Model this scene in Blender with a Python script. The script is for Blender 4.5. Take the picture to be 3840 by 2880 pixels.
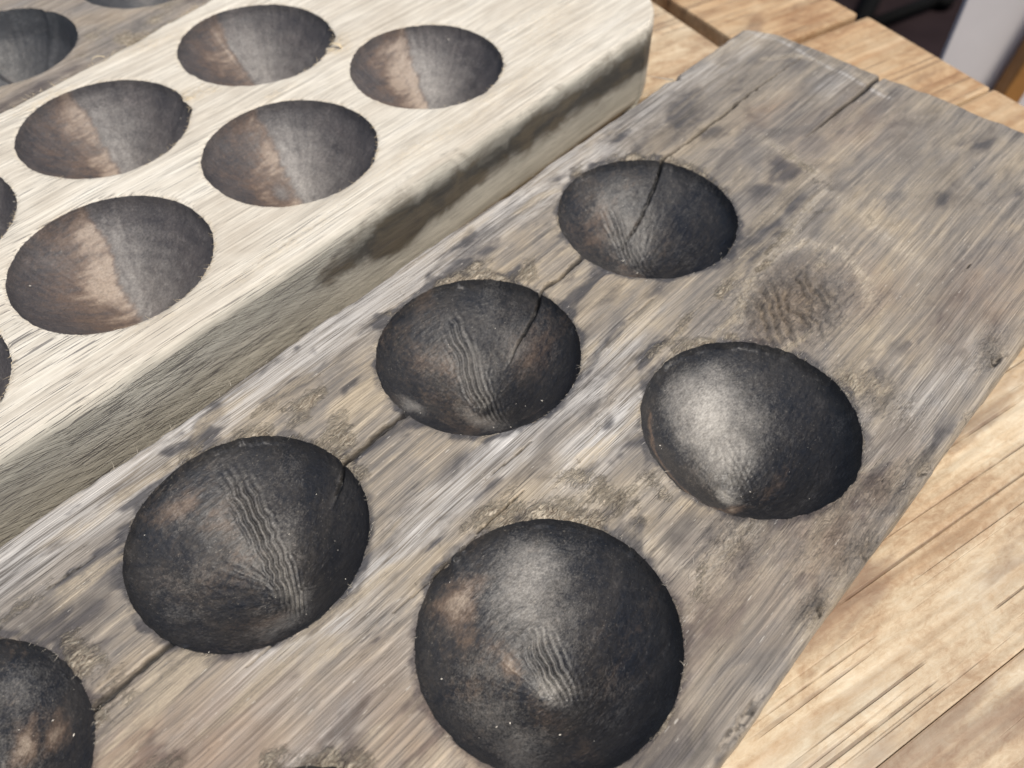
import bpy, bmesh, math, random
import numpy as np
from mathutils import Vector, Matrix

for o in list(bpy.data.objects):
    bpy.data.objects.remove(o)
scene = bpy.context.scene
C = scene.collection

# ------------------------------------------------------------------ camera
CAM_H = 0.2328
cam_d = bpy.data.cameras.new('camera')
cam = bpy.data.objects.new('camera', cam_d)
C.objects.link(cam)
scene.camera = cam
PITCH, ROLL = math.radians(51.456), math.radians(-0.322)
fw = Vector((0, math.cos(PITCH), -math.sin(PITCH)))
rt = Vector((1, 0, 0)); upv = rt.cross(fw)
c_, s_ = math.cos(ROLL), math.sin(ROLL)
r2 = c_ * rt + s_ * upv; u2 = -s_ * rt + c_ * upv
M = Matrix(((r2.x, u2.x, -fw.x, 0), (r2.y, u2.y, -fw.y, 0), (r2.z, u2.z, -fw.z, CAM_H), (0, 0, 0, 1)))
cam.matrix_world = M
cam_d.sensor_width = 36; cam_d.lens = 29.99
cam_d.clip_start = 0.01; cam_d.clip_end = 200
cam_d.dof.use_dof = True
cam_d.dof.focus_distance = 0.240
cam_d.dof.aperture_fstop = 13.5

# ------------------------------------------------------------------ light
SUN_EL, SUN_AZ = math.radians(64), math.radians(-40)     # azimuth counted from +x towards +y
w = bpy.data.worlds.new('World'); scene.world = w; w.use_nodes = True
nt = w.node_tree
bg = nt.nodes['Background']
sky = nt.nodes.new('ShaderNodeTexSky'); sky.sky_type = 'NISHITA'; sky.sun_disc = False
sky.sun_elevation = SUN_EL; sky.sun_rotation = math.pi / 2 - SUN_AZ
sky.air_density = 1.0; sky.dust_density = 3.0; sky.ozone_density = 0.6
nt.links.new(sky.outputs[0], bg.inputs[0]); bg.inputs[1].default_value = 0.076
sd = bpy.data.lights.new('sun', 'SUN'); sd.energy = 2.15; sd.angle = math.radians(12); sd.color = (1, 0.93, 0.82)
so = bpy.data.objects.new('sun', sd); C.objects.link(so)
sdir = Vector((math.cos(SUN_EL) * math.cos(SUN_AZ), math.cos(SUN_EL) * math.sin(SUN_AZ), math.sin(SUN_EL)))
so.rotation_euler = sdir.to_track_quat('Z', 'Y').to_euler(); so.location = sdir * 3
scene.view_settings.view_transform = 'Standard'; scene.view_settings.look = 'None'
scene.view_settings.gamma = 1; scene.view_settings.use_curve_mapping = False
scene.view_settings.exposure = 0.62

# ------------------------------------------------------------------ numpy noise
def _hash(ix, iy, seed):
    h = (ix.astype(np.int64) * 374761393 + iy.astype(np.int64) * 668265263 + seed * 1442695041) & 0xffffffff
    h = ((h ^ (h >> 13)) * 1274126177) & 0xffffffff
    h = h ^ (h >> 16)
    return (h & 0xffff) / 32767.5 - 1
def vn(x, y, seed=0):
    x, y = np.broadcast_arrays(np.asarray(x, float), np.asarray(y, float))
    ix = np.floor(x); iy = np.floor(y); fx = x - ix; fy = y - iy
    fx = fx * fx * (3 - 2 * fx); fy = fy * fy * (3 - 2 * fy)
    ix = ix.astype(np.int64); iy = iy.astype(np.int64)
    a = _hash(ix, iy, seed); b = _hash(ix + 1, iy, seed); c = _hash(ix, iy + 1, seed); d = _hash(ix + 1, iy + 1, seed)
    return (a + (b - a) * fx) * (1 - fy) + (c + (d - c) * fx) * fy
def fbm(x, y, seed=0, oct=4, gain=0.5):
    s = 0; a = 1; t = 0
    for k in range(oct):
        s = s + a * vn(x * 2 ** k + 17.3 * k, y * 2 ** k - 9.1 * k, seed + k); t += a; a *= gain
    return s / t
def ss(a, b, x):
    t = np.clip((x - a) / (b - a), 0, 1); return t * t * (3 - 2 * t)

# ------------------------------------------------------------------ node helpers
class NT:
    def __init__(s, name):
        s.m = bpy.data.materials.new(name); s.m.use_nodes = True
        s.t = s.m.node_tree; s.b = s.t.nodes['Principled BSDF']
    def set(s, inp, v):
        if hasattr(v, 'is_output') or isinstance(v, bpy.types.NodeSocket): s.t.links.new(v, inp)
        else:
            if hasattr(inp.default_value, '__len__') and len(inp.default_value) == 4 and len(v) == 3: v = (*v, 1)
            inp.default_value = v
    def co(s, scale, warp=None, off=None):
        tc = s.t.nodes.new('ShaderNodeTexCoord'); v = tc.outputs['Object']
        if off is not None:
            a = s.t.nodes.new('ShaderNodeVectorMath'); a.operation = 'ADD'; s.set(a.inputs[0], v); s.set(a.inputs[1], off); v = a.outputs[0]
        if warp is not None:
            a = s.t.nodes.new('ShaderNodeVectorMath'); a.operation = 'ADD'; s.set(a.inputs[0], v); s.set(a.inputs[1], warp); v = a.outputs[0]
        m = s.t.nodes.new('ShaderNodeVectorMath'); m.operation = 'MULTIPLY'; s.set(m.inputs[0], v); m.inputs[1].default_value = scale
        return m.outputs[0]
    def noise(s, vec, detail=4, rough=0.55, dist=0.0, out=0):
        n = s.t.nodes.new('ShaderNodeTexNoise'); s.set(n.inputs['Vector'], vec); n.inputs['Scale'].default_value = 1
        n.inputs['Detail'].default_value = detail; n.inputs['Roughness'].default_value = rough; n.inputs['Distortion'].default_value = dist
        return n.outputs[out]
    def voro(s, vec, out='Distance', feature='F1'):
        n = s.t.nodes.new('ShaderNodeTexVoronoi'); n.feature = feature; s.set(n.inputs['Vector'], vec); n.inputs['Scale'].default_value = 1
        return n.outputs[out]
    def math(s, op, a, b=0.0, c=None, clamp=False):
        n = s.t.nodes.new('ShaderNodeMath'); n.operation = op; n.use_clamp = clamp
        s.set(n.inputs[0], a); s.set(n.inputs[1], b)
        if c is not None: s.set(n.inputs[2], c)
        return n.outputs[0]
    def rng(s, v, a, b, c=0.0, d=1.0, smooth=True):
        n = s.t.nodes.new('ShaderNodeMapRange'); n.interpolation_type = 'SMOOTHSTEP' if smooth else 'LINEAR'
        s.set(n.inputs[0], v); n.inputs[1].default_value = a; n.inputs[2].default_value = b
        n.inputs[3].default_value = c; n.inputs[4].default_value = d
        return n.outputs[0]
    def mix(s, f, a, b, mode='MIX'):
        n = s.t.nodes.new('ShaderNodeMix'); n.data_type = 'RGBA'; n.blend_type = mode
        s.set(n.inputs[0], f); s.set(n.inputs[6], a); s.set(n.inputs[7], b)
        return n.outputs[2]
    def ramp(s, v, stops):
        n = s.t.nodes.new('ShaderNodeValToRGB'); s.set(n.inputs[0], v); e = n.color_ramp.elements
        while len(e) < len(stops): e.new(0.5)
        for el, (p, c) in zip(e, stops): el.position = p; el.color = (*c, 1)
        return n.outputs[0]
    def scale(s, col, f):
        n = s.t.nodes.new('ShaderNodeVectorMath'); n.operation = 'SCALE'; s.set(n.inputs[0], col); s.set(n.inputs['Scale'], f)
        return n.outputs[0]
    def attr(s, name):
        a = s.t.nodes.new('ShaderNodeAttribute'); a.attribute_name = name
        sp = s.t.nodes.new('ShaderNodeSeparateColor'); s.t.links.new(a.outputs['Color'], sp.inputs[0])
        return sp.outputs
    def sep(s, vec):
        n = s.t.nodes.new('ShaderNodeSeparateXYZ'); s.set(n.inputs[0], vec); return n.outputs
    def done(s, col, rough=0.7, spec=0.3, bumps=()):
        s.set(s.b.inputs['Base Color'], col); s.set(s.b.inputs['Roughness'], rough); s.set(s.b.inputs['Specular IOR Level'], spec)
        nrm = None
        for h, dist, st in bumps:
            b = s.t.nodes.new('ShaderNodeBump'); b.inputs['Distance'].default_value = dist; b.inputs['Strength'].default_value = st
            s.set(b.inputs['Height'], h)
            if nrm is not None: s.t.links.new(nrm, b.inputs['Normal'])
            nrm = b.outputs[0]
        if nrm is not None: s.t.links.new(nrm, s.b.inputs['Normal'])
        return s.m

# ------------------------------------------------------------------ materials
def mat_weathered(name, off, grey=(0.185, 0.168, 0.148), tan=(0.385, 0.315, 0.22), lightg=(0.47, 0.45, 0.42), slate=(0.058, 0.056, 0.059), gain=1.0):
    n = NT(name)
    # m1: r fresh/tan, g slate stain, b crack ; m2: r silver and painted edge sheen, g rough, b warm
    a1 = n.attr('m1'); a2 = n.attr('m2')
    wv = n.scale(n.noise(n.co((14, 14, 14), off=off), 1, 0.5, out=1), 0.0035)
    broad = n.noise(n.co((14, 48, 48), warp=wv, off=off), 4, 0.5, 0.2)
    blot = n.noise(n.co((48, 78, 78), off=off), 6, 0.62, 0.5)
    streak = n.noise(n.co((13, 520, 520), warp=wv, off=off), 7, 0.72)
    fibre = n.noise(n.co((32, 3300, 3300), warp=wv, off=off), 3, 0.6)
    fuzz = n.noise(n.co((330, 1700, 1700), warp=n.scale(n.noise(n.co((200, 200, 200)), 2, .5, out=1), 0.004), off=off), 4, 0.68, 0.5)
    k = n.math('ADD', n.math('MULTIPLY', broad, 0.36), n.math('ADD', n.math('MULTIPLY', streak, 0.28), n.math('MULTIPLY', blot, 0.36)))
    col = n.ramp(k, [(0.34, (0.10, 0.090, 0.080)), (0.43, grey), (0.51, (0.275, 0.238, 0.190)), (0.60, tan), (0.74, (0.52, 0.45, 0.345))])
    sil = n.math('MULTIPLY', a2[0], n.rng(n.math('ADD', streak, n.math('MULTIPLY', n.math('SUBTRACT', fibre, 0.5), 0.8)), 0.32, 0.58))
    col = n.mix(sil, col, lightg)
    sl = n.rng(n.math('ADD', a1[1], n.math('ADD', n.math('MULTIPLY', n.math('SUBTRACT', blot, 0.5), 2.1), n.math('MULTIPLY', n.math('SUBTRACT', streak, 0.5), 1.0))), 0.12, 0.95)
    col = n.mix(n.math('MULTIPLY', sl, 0.92), col, slate)
    col = n.mix(n.math('MULTIPLY', a2[2], n.rng(blot, 0.3, 0.6, 0.35, 0.8)), col, (0.25, 0.165, 0.11))
    a3 = n.attr('m3')
    col = n.mix(n.math('MULTIPLY', a3[0], n.rng(fuzz, 0.3, 0.6, 0.35, 0.95)), col, (0.46, 0.385, 0.275))
    tn = n.rng(n.math('ADD', a1[0], n.math('ADD', n.math('MULTIPLY', n.math('SUBTRACT', fuzz, 0.5), 0.9), n.math('MULTIPLY', n.math('SUBTRACT', blot, 0.5), 1.2))), 0.30, 0.8)
    tcol = n.ramp(fuzz, [(0.32, (0.085, 0.06, 0.042)), (0.43, (0.30, 0.24, 0.17)), (0.62, (0.58, 0.505, 0.385))])
    col = n.mix(n.math('MULTIPLY', tn, 0.9), col, tcol)
    col = n.scale(col, n.rng(streak, 0.30, 0.70, 0.72, 1.28, False))
    col = n.scale(col, n.rng(fibre, 0.30, 0.70, 0.62, 1.38, False))
    fl = n.rng(n.noise(n.co((300, 2100, 2100), off=(3, 1, 2)), 2, 0.5), 0.70, 0.76)
    col = n.mix(n.math('MULTIPLY', fl, 0.55), col, (0.66, 0.62, 0.54))
    pore = n.rng(n.noise(n.co((40, 2600, 2600), warp=wv, off=(7, 5, 1)), 2, 0.5), 0.66, 0.74)
    col = n.mix(n.math('MULTIPLY', pore, 0.7), col, (0.035, 0.03, 0.03))
    col = n.mix(a1[2], col, (0.012, 0.010, 0.009))
    col = n.scale(col, gain)
    rb = n.math('MULTIPLY', fuzz, n.math('MAXIMUM', a2[1], n.math('MULTIPLY', tn, 0.8)))
    return n.done(col, n.rng(streak, 0.3, 0.7, 0.62, 0.42), 0.4,
                  [(streak, 0.0004, 0.4), (fibre, 0.00016, 0.6), (rb, 0.0022, 0.9), (n.math('SUBTRACT', 0.0, pore), 0.0003, 0.5)])

def mat_pale(name):
    n = NT(name)
    # m1: r torn, g dark grime and darker side bottom, b crack ; m2: r side face, g saw marks, b silver
    a1 = n.attr('m1'); a2 = n.attr('m2')
    wv = n.scale(n.noise(n.co((16, 16, 16)), 1, 0.5, out=1), 0.0025)
    broad = n.noise(n.co((14, 50, 50), warp=wv), 5, 0.55, 0.3)
    blot = n.noise(n.co((60, 90, 90)), 6, 0.65, 0.5)
    streak = n.noise(n.co((11, 420, 420), warp=wv), 7, 0.72)
    fibre = n.noise(n.co((26, 2800, 2800), warp=wv), 3, 0.6)
    fuzz = n.noise(n.co((500, 900, 900)), 5, 0.7, 0.6)
    k = n.math('ADD', n.math('MULTIPLY', broad, 0.4), n.math('ADD', n.math('MULTIPLY', streak, 0.35), n.math('MULTIPLY', blot, 0.25)))
    col = n.ramp(k, [(0.34, (0.46, 0.405, 0.325)), (0.44, (0.55, 0.50, 0.415)), (0.52, (0.63, 0.585, 0.495)), (0.66, (0.72, 0.685, 0.60))])
    tn = n.math('MULTIPLY', a1[0], n.rng(fuzz, 0.38, 0.6))
    col = n.mix(tn, col, n.ramp(fuzz, [(0.35, (0.30, 0.21, 0.12)), (0.6, (0.62, 0.52, 0.36))]))
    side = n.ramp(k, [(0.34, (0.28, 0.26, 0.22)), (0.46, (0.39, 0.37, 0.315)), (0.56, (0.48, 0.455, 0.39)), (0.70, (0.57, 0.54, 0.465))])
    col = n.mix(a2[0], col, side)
    gr = n.rng(n.math('ADD', a1[1], n.math('ADD', n.math('MULTIPLY', n.math('SUBTRACT', blot, 0.5), 1.3), n.math('MULTIPLY', n.math('SUBTRACT', streak, 0.5), 0.6))), 0.2, 0.75)
    col = n.mix(n.math('MULTIPLY', gr, 0.92), col, n.mix(n.rng(blot, 0.4, 0.6), (0.035, 0.033, 0.030), (0.085, 0.068, 0.046)))
    col = n.scale(col, n.rng(streak, 0.30, 0.70, 0.87, 1.13, False))
    col = n.scale(col, n.rng(fibre, 0.30, 0.70, 0.82, 1.18, False))
    pz = n.noise(n.co((34, 1900, 1900), warp=wv, off=(3, 5, 1)), 2, 0.5)
    pore = n.rng(n.math('ADD', pz, n.math('ADD', n.math('MULTIPLY', n.math('SUBTRACT', broad, 0.5), 0.35), n.math('MULTIPLY', a2[1], 0.045))), 0.59, 0.66)
    px = n.sep(n.co((1, 1, 1)))[0]
    pore = n.math('MULTIPLY', pore, n.rng(px, -0.11, 0.06, 1.0, 0.38))
    col = n.mix(n.math('MULTIPLY', pore, 0.72), col, (0.06, 0.055, 0.06))
    # curved saw marks on the sawn side
    p = n.sep(n.co((1, 1, 1)))
    q = n.math('ADD', n.math('MULTIPLY', p[0], 1.0), n.math('ADD', n.math('MULTIPLY', p[2], 2.0), n.math('MULTIPLY', n.math('MULTIPLY', p[2], p[2]), 14.0)))
    q = n.math('ADD', q, n.math('MULTIPLY', n.noise(n.co((12, 12, 30)), 1), 0.004))
    sw = n.t.nodes.new('ShaderNodeTexNoise'); sw.noise_dimensions = '1D'
    n.set(sw.inputs['W'], n.math('MULTIPLY', q, 700.0)); sw.inputs['Scale'].default_value = 1; sw.inputs['Detail'].default_value = 2
    saw = n.math('MULTIPLY', n.rng(sw.outputs[0], 0.54, 0.61), n.math('MULTIPLY', a2[1], n.rng(fuzz, 0.35, 0.55)))
    col = n.mix(n.math('MULTIPLY', saw, 0.6), col, (0.05, 0.046, 0.04))
    col = n.mix(a1[2], col, (0.02, 0.017, 0.014))
    return n.done(col, 0.62, 0.3, [(streak, 0.0003, 0.4), (fibre, 0.00014, 0.5), (n.math('MULTIPLY', fuzz, a1[0]), 0.001, 0.8),
                                   (n.math('MULTIPLY', n.math('ADD', pore, saw), -1.0), 0.0003, 0.6)])

def mat_char(name, brown=(0.125, 0.088, 0.064), grey=(0.40, 0.38, 0.345), dark=(0.013, 0.015, 0.020), mid=(0.040, 0.037, 0.035), sheen=0.36):
    n = NT(name)
    # m1: r brown, g pale dust / worn grey and painted highlights, b crack and painted groove shade
    a = n.attr('m1')
    blot = n.noise(n.co((60, 90, 90)), 6, 0.65, 0.4)
    streak = n.noise(n.co((120, 900, 900)), 5, 0.62)
    gran = n.noise(n.co((1100, 1900, 1900)), 4, 0.7)
    gran2 = n.noise(n.co((500, 700, 700)), 4, 0.7, 0.5)
    k = n.math('ADD', n.math('MULTIPLY', blot, 0.62), n.math('ADD', n.math('MULTIPLY', gran2, 0.18), n.math('MULTIPLY', streak, 0.20)))
    col = n.ramp(k, [(0.39, dark), (0.49, tuple((x + y) / 2 for x, y in zip(dark, mid))), (0.57, mid), (0.68, tuple(x * 2.0 for x in mid))])
    br = n.rng(n.math('ADD', n.math('MULTIPLY', n.math('SUBTRACT', gran2, 0.5), 0.7), n.math('ADD', a[0], n.math('ADD', n.math('MULTIPLY', n.math('SUBTRACT', streak, 0.5), 0.6), n.math('MULTIPLY', n.math('SUBTRACT', blot, 0.5), 0.4)))), 0.1, 0.85)
    col = n.mix(br, col, n.mix(n.rng(n.math('ADD', a[0], n.math('MULTIPLY', n.math('SUBTRACT', streak, 0.5), 0.35)), 0.55, 1.05), brown, tuple(x * 1.8 + y for x, y in zip(brown, (0.07, 0.08, 0.068)))))
    gy = n.rng(n.math('ADD', a[1], n.math('ADD', n.math('MULTIPLY', n.math('SUBTRACT', gran, 0.5), 0.5), n.math('MULTIPLY', n.math('SUBTRACT', gran2, 0.5), 0.3))), 0.10, 1.15, smooth=False)
    col = n.mix(gy, col, grey)
    col = n.scale(col, n.rng(gran, 0.3, 0.7, 0.66, 1.34, False))
    fl = n.rng(n.noise(n.co((700, 1800, 1800), off=(3, 1, 2)), 1, 0.5), 0.70, 0.76)
    col = n.mix(n.math('MULTIPLY', fl, 0.35), col, (0.30, 0.27, 0.22))
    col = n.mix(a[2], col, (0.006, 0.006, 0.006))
    return n.done(col, n.rng(gran2, 0.3, 0.7, sheen, sheen + 0.2), 0.6, [(gran2, 0.0005, 0.35), (streak, 0.0005, 0.4), (gran, 0.0002, 0.45)])

def mat_pine(name, tint=(1, 1, 1)):
    n = NT(name)
    oi = n.t.nodes.new('ShaderNodeObjectInfo')
    off = n.t.nodes.new('ShaderNodeCombineXYZ')
    for i, f in enumerate((3.7, 1.9, 0.8)): n.set(off.inputs[i], n.math('MULTIPLY', oi.outputs['Random'], f))
    off = off.outputs[0]
    wv = n.scale(n.noise(n.co((9, 14, 14), off=off), 2, 0.5, out=1), 0.012)
    broad = n.noise(n.co((9, 26, 26), off=off), 4, 0.55, 0.4)
    blot = n.noise(n.co((45, 75, 75), off=off), 6, 0.68, 0.6)
    ring = n.noise(n.co((3.5, 110, 60), warp=wv, off=off), 3, 0.5)
    streak = n.noise(n.co((16, 380, 300), warp=wv, off=off), 5, 0.6)
    mott = n.noise(n.co((300, 520, 520), off=off), 6, 0.75, 0.6)
    k = n.math('ADD', n.math('MULTIPLY', broad, 0.4), n.math('ADD', n.math('MULTIPLY', blot, 0.35), n.math('MULTIPLY', mott, 0.25)))
    col = n.ramp(k, [(0.36, (0.27, 0.17, 0.10)), (0.45, (0.43, 0.305, 0.19)), (0.52, (0.56, 0.445, 0.30)), (0.63, (0.68, 0.60, 0.455))])
    rg = n.rng(ring, 0.54, 0.70)
    col = n.mix(n.math('MULTIPLY', rg, 0.38), col, (0.32, 0.18, 0.085))
    col = n.mix(n.math('MULTIPLY', n.rng(n.noise(n.co((11, 38, 38), off=(2, 7, 1)), 4, 0.55, 0.5), 0.56, 0.68), 0.55), col, (0.16, 0.10, 0.075))
    lw = n.scale(n.noise(n.co((6, 6, 6), off=off), 1, 0.5, out=1), 0.004)
    ln = n.math('MULTIPLY', n.rng(n.noise(n.co((4, 560, 40), warp=lw, off=off), 1, 0.4), 0.62, 0.70), n.rng(n.noise(n.co((30, 60, 60), off=off), 3), 0.42, 0.56))
    col = n.mix(n.math('MULTIPLY', ln, 0.62), col, (0.14, 0.085, 0.055))
    col = n.scale(col, n.rng(streak, 0.3, 0.7, 0.82, 1.16, False))
    col = n.mix(1.0, col, tint, 'MULTIPLY')
    return n.done(col, n.rng(mott, 0.35, 0.65, 0.45, 0.65), 0.35, [(n.math('MULTIPLY', ln, -1.0), 0.0005, 0.7), (streak, 0.0003, 0.4), (mott, 0.00025, 0.35)])

def mat_plain(name, col, rough=0.6, spec=0.4, var=0.25, sc=40, bump=0.0):
    n = NT(name)
    nz = n.noise(n.co((sc, sc, sc)), 5, 0.6)
    c = n.scale(n.mix(0.0, col, col), n.rng(nz, 0.3, 0.7, 1 - var, 1 + var, False))
    return n.done(c, rough, spec, [(nz, 0.001, bump)] if bump else ())

M_A = mat_weathered('weathered_grey_wood', (0, 0, 0))
M_C = mat_weathered('weathered_brown_wood', (1.3, 0.7, 0.2), grey=(0.21, 0.19, 0.165), tan=(0.36, 0.29, 0.20), gain=1.0)
M_B = mat_pale('pale_planed_wood')
M_CA = mat_char('charred_hollow')  # dark tone tinted blue in place of sky reflection
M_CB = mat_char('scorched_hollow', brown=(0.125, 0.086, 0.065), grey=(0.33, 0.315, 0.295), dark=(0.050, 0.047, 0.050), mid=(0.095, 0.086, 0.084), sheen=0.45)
M_CC = mat_char('charred_blue_hollow', brown=(0.12, 0.09, 0.075), grey=(0.20, 0.215, 0.235), dark=(0.03, 0.032, 0.036), mid=(0.06, 0.062, 0.066), sheen=0.42)
M_P = mat_pine('pine_plank')
M_P2 = mat_pine('pine_end_board', (0.88, 0.765, 0.65))
M_FIB = mat_plain('loose_fibre', (0.60, 0.50, 0.34), 0.7, 0.3, 0.3, 300)
M_FIBG = mat_plain('grey_fibre', (0.50, 0.45, 0.37), 0.7, 0.3, 0.3, 300)
M_CRUMB = mat_plain('pale_crumb', (0.72, 0.68, 0.60), 0.5, 0.5, 0.2, 900)

# ------------------------------------------------------------------ mesh helpers
def mesh_np(name, co, tris, mat, parent=None, attrs=None, smooth=True):
    me = bpy.data.meshes.new(name)
    nv, nf = len(co), len(tris)
    me.vertices.add(nv); me.vertices.foreach_set('co', np.ascontiguousarray(co, np.float32).ravel())
    me.loops.add(nf * 3); me.loops.foreach_set('vertex_index', np.ascontiguousarray(tris, np.int32).ravel())
    me.polygons.add(nf); me.polygons.foreach_set('loop_start', np.arange(0, nf * 3, 3, dtype=np.int32))
    me.polygons.foreach_set('use_smooth', np.full(nf, smooth))
    for k, a in (attrs or {}).items():
        at = me.attributes.new(k, 'FLOAT_COLOR', 'POINT')
        at.data.foreach_set('color', np.concatenate([a, np.ones((nv, 1))], 1).astype(np.float32).ravel())
    me.update(calc_edges=True); me.validate()
    me.materials.append(mat)
    o = bpy.data.objects.new(name, me); C.objects.link(o)
    if parent: o.parent = parent
    return o
def thing(name, label, cat, loc=(0, 0, 0), rz=0.0, group=None):
    o = bpy.data.objects.new(name, None); C.objects.link(o); o.empty_display_size = 0.02
    o.location = loc; o.rotation_euler = (0, 0, rz); o['label'] = label; o['category'] = cat
    if group: o['group'] = group
    return o
def tag(o, label, cat, group=None):
    o['label'] = label; o['category'] = cat
    if group: o['group'] = group

M3_A = None
BN = math.radians(-20)           # direction across the brown and grey boundary, in board coordinates
def pit_depth(rho, D):
    r = np.clip(rho, 0, 1)
    cone = 1 - (np.sqrt(r * r + 0.012) - math.sqrt(0.012)) / (math.sqrt(1.012) - math.sqrt(0.012))
    return D * (0.44 * np.sqrt(np.clip(1 - r * r, 0, 1)) + 0.56 * cone)

def build_board(root, org, us, ue, vr, vl, ztop, cell, rb, K, pits, top_fn, pit_fn, slab_mat, pit_mat, bot_round=4.0, wall_fn=None):
    """us: start of the board, ue(t): far end, vr(u)/vl(u): the two long edges (mm). pits: dicts u,v,R,D,nick."""
    L = float(ue(np.array([0.5]))[0]) - us
    Wd = float(vl(np.array([us]))[0] - vr(np.array([us]))[0])
    Nu, Nv = int(L / cell) + 1, int(Wd / cell) + 1
    s = np.linspace(0, 1, Nu); t = np.linspace(0, 1, Nv)
    si = np.concatenate([np.zeros(2), s, np.ones(K)]); ti = np.concatenate([np.zeros(K), t, np.ones(K)])
    ws = np.concatenate([np.array([1, .5]), np.zeros(Nu), np.linspace(0, 1, K + 1)[1:]])
    wt = np.concatenate([np.linspace(1, 0, K + 1)[:-1], np.zeros(Nv), np.linspace(0, 1, K + 1)[1:]])
    Sg, Tg = np.meshgrid(si, ti, indexing='ij')
    wall = np.maximum(ws[:, None], wt[None, :])
    U = us + Sg * (ue(ti[None, :] + 0 * si[:, None]) - us)
    a, b = vr(U), vl(U)
    V = a + Tg * (b - a)
    d = np.minimum(np.minimum(V - a, b - V), ue(Tg) - U)
    rbv = rb * (1 + 0.35 * fbm(U / 30, V / 30, 91))
    dd = np.clip((rbv - d) / rbv, 0, 1)
    drop = rbv * (1 - np.sqrt(np.clip(1 - dd * dd, 0, 1)))
    rho_min = np.full(U.shape, 9.0); pid = np.full(U.shape, -1); onrim = np.zeros(U.shape, bool)
    wins = []
    for i, p in enumerate(pits):
        box = (np.abs(U - p['u']) < p['R'] * 1.35) & (np.abs(V - p['v']) < p['R'] * 1.35) & (wall == 0)
        ii = np.where(box.any(1))[0]; jj = np.where(box.any(0))[0]
        w_ = (slice(ii[0], ii[-1] + 1), slice(jj[0], jj[-1] + 1)); wins.append(w_)
        u_, v_ = U[w_], V[w_]
        dx, dy = u_ - p['u'], v_ - p['v']
        r = np.hypot(dx, dy); th = np.arctan2(dy, dx)
        Rt = p['R'] * (1 + 0.012 * fbm(np.cos(th) * 2 + 5 * i, np.sin(th) * 2, 31, 3) + 0.006 * vn(th * 14, np.full_like(th, i * 3.3), 8) + 0.004 * vn(th * 37, np.full_like(th, i * 5.3), 9))
        for (a0, wd, am) in p.get('nick', ()):
            da = (th - a0 + np.pi) % (2 * np.pi) - np.pi
            Rt = Rt + am * np.exp(-(da / wd) ** 2)
        near = np.abs(r - Rt) < 0.5 * cell * 1.22
        k = np.where(near, Rt / np.maximum(r, 1e-6), 1)
        U[w_] = np.where(near, p['u'] + dx * k, u_); V[w_] = np.where(near, p['v'] + dy * k, v_)
        r = np.where(near, Rt, r)
        onrim[w_] |= near
        rho = r / Rt
        rho_min[w_] = np.minimum(rho, rho_min[w_]); pid[w_] = np.where(rho <= 1.0005, i, pid[w_])
    hz, m1, m2 = top_fn(U, V, d, rho_min, wall)
    Z = ztop - drop + hz * np.where(rho_min < 1, ss(0.9, 1.0, rho_min), 1.0)
    Z = Z - np.where(rho_min >= 1, 0.5 * np.exp(-np.clip(rho_min - 1, 0, 1) * 32 / 0.9), 0.5) * (wall == 0)
    # walls
    Z = np.where(wall > 0, (Z) * (1 - wall), Z)
    n_in = np.clip(wall, 0, 1)
    und = bot_round * ss(0.72, 1.0, n_in) ** 2
    if wall_fn is not None: und = und + np.where(wall > 0, wall_fn(U, Z), 0)
    sgn = np.where(wt[None, :] > 0, np.where(Tg < .5, 1, -1), 0)
    V = V + sgn * und
    U = np.where((ws[:, None] > 0) & (Sg > .5), U - und, U)
    pm = {}
    for i, p in enumerate(pits):
        w_ = wins[i]; pw = pid[w_] == i
        x = (U[w_] - p['u']) / p['R']; y = (V[w_] - p['v']) / p['R']
        dep, c1 = pit_fn(i, p, x, y, np.where(pw, rho_min[w_], 1.0), U[w_], V[w_])
        Z[w_] = np.where(pw & ~onrim[w_], Z[w_] - dep, Z[w_])
        full = np.zeros(U.shape + (3,), np.float32); full[w_] = c1; pm[i] = full
    n0, n1 = U.shape
    co = np.stack([U - org[0], V - org[1], Z], -1).reshape(-1, 3) * 0.001
    idx = np.arange(n0 * n1).reshape(n0, n1)
    A_, B_, C_, D_ = idx[:-1, :-1].ravel(), idx[1:, :-1].ravel(), idx[1:, 1:].ravel(), idx[:-1, 1:].ravel()
    rim = onrim.ravel()
    use02 = rim[A_] & rim[C_]
    T1 = np.where(use02[:, None], np.stack([A_, B_, C_], 1), np.stack([A_, B_, D_], 1))
    T2 = np.where(use02[:, None], np.stack([A_, C_, D_], 1), np.stack([B_, C_, D_], 1))
    T = np.concatenate([T1, T2])
    P = pid.ravel(); pf = np.where((P[T] >= 0).all(1), P[T].max(1), -1)
    same = (P[T].min(1) == P[T].max(1)); pf = np.where(same, pf, -1)
    # triangles whose three corners all sit on a rim belong to the top
    allrim = rim[T].all(1); pf = np.where(allrim, -1, pf)
    def sub(mask, name, mat, attrs):
        tr = T[mask]; used, inv = np.unique(tr, return_inverse=True)
        return mesh_np(name, co[used], inv.reshape(-1, 3), mat, root, {k: v.reshape(-1, 3)[used] for k, v in attrs.items()})
    sub(pf == -1, 'slab', slab_mat, {'m1': m1, 'm2': m2, 'm3': M3_A if M3_A is not None and M3_A.shape == m1.shape else m1 * 0})
    for i, p in enumerate(pits):
        sub(pf == i, 'hollow', pit_mat, {'m1': pm[i]})
    return (U, V, Z)

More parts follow.
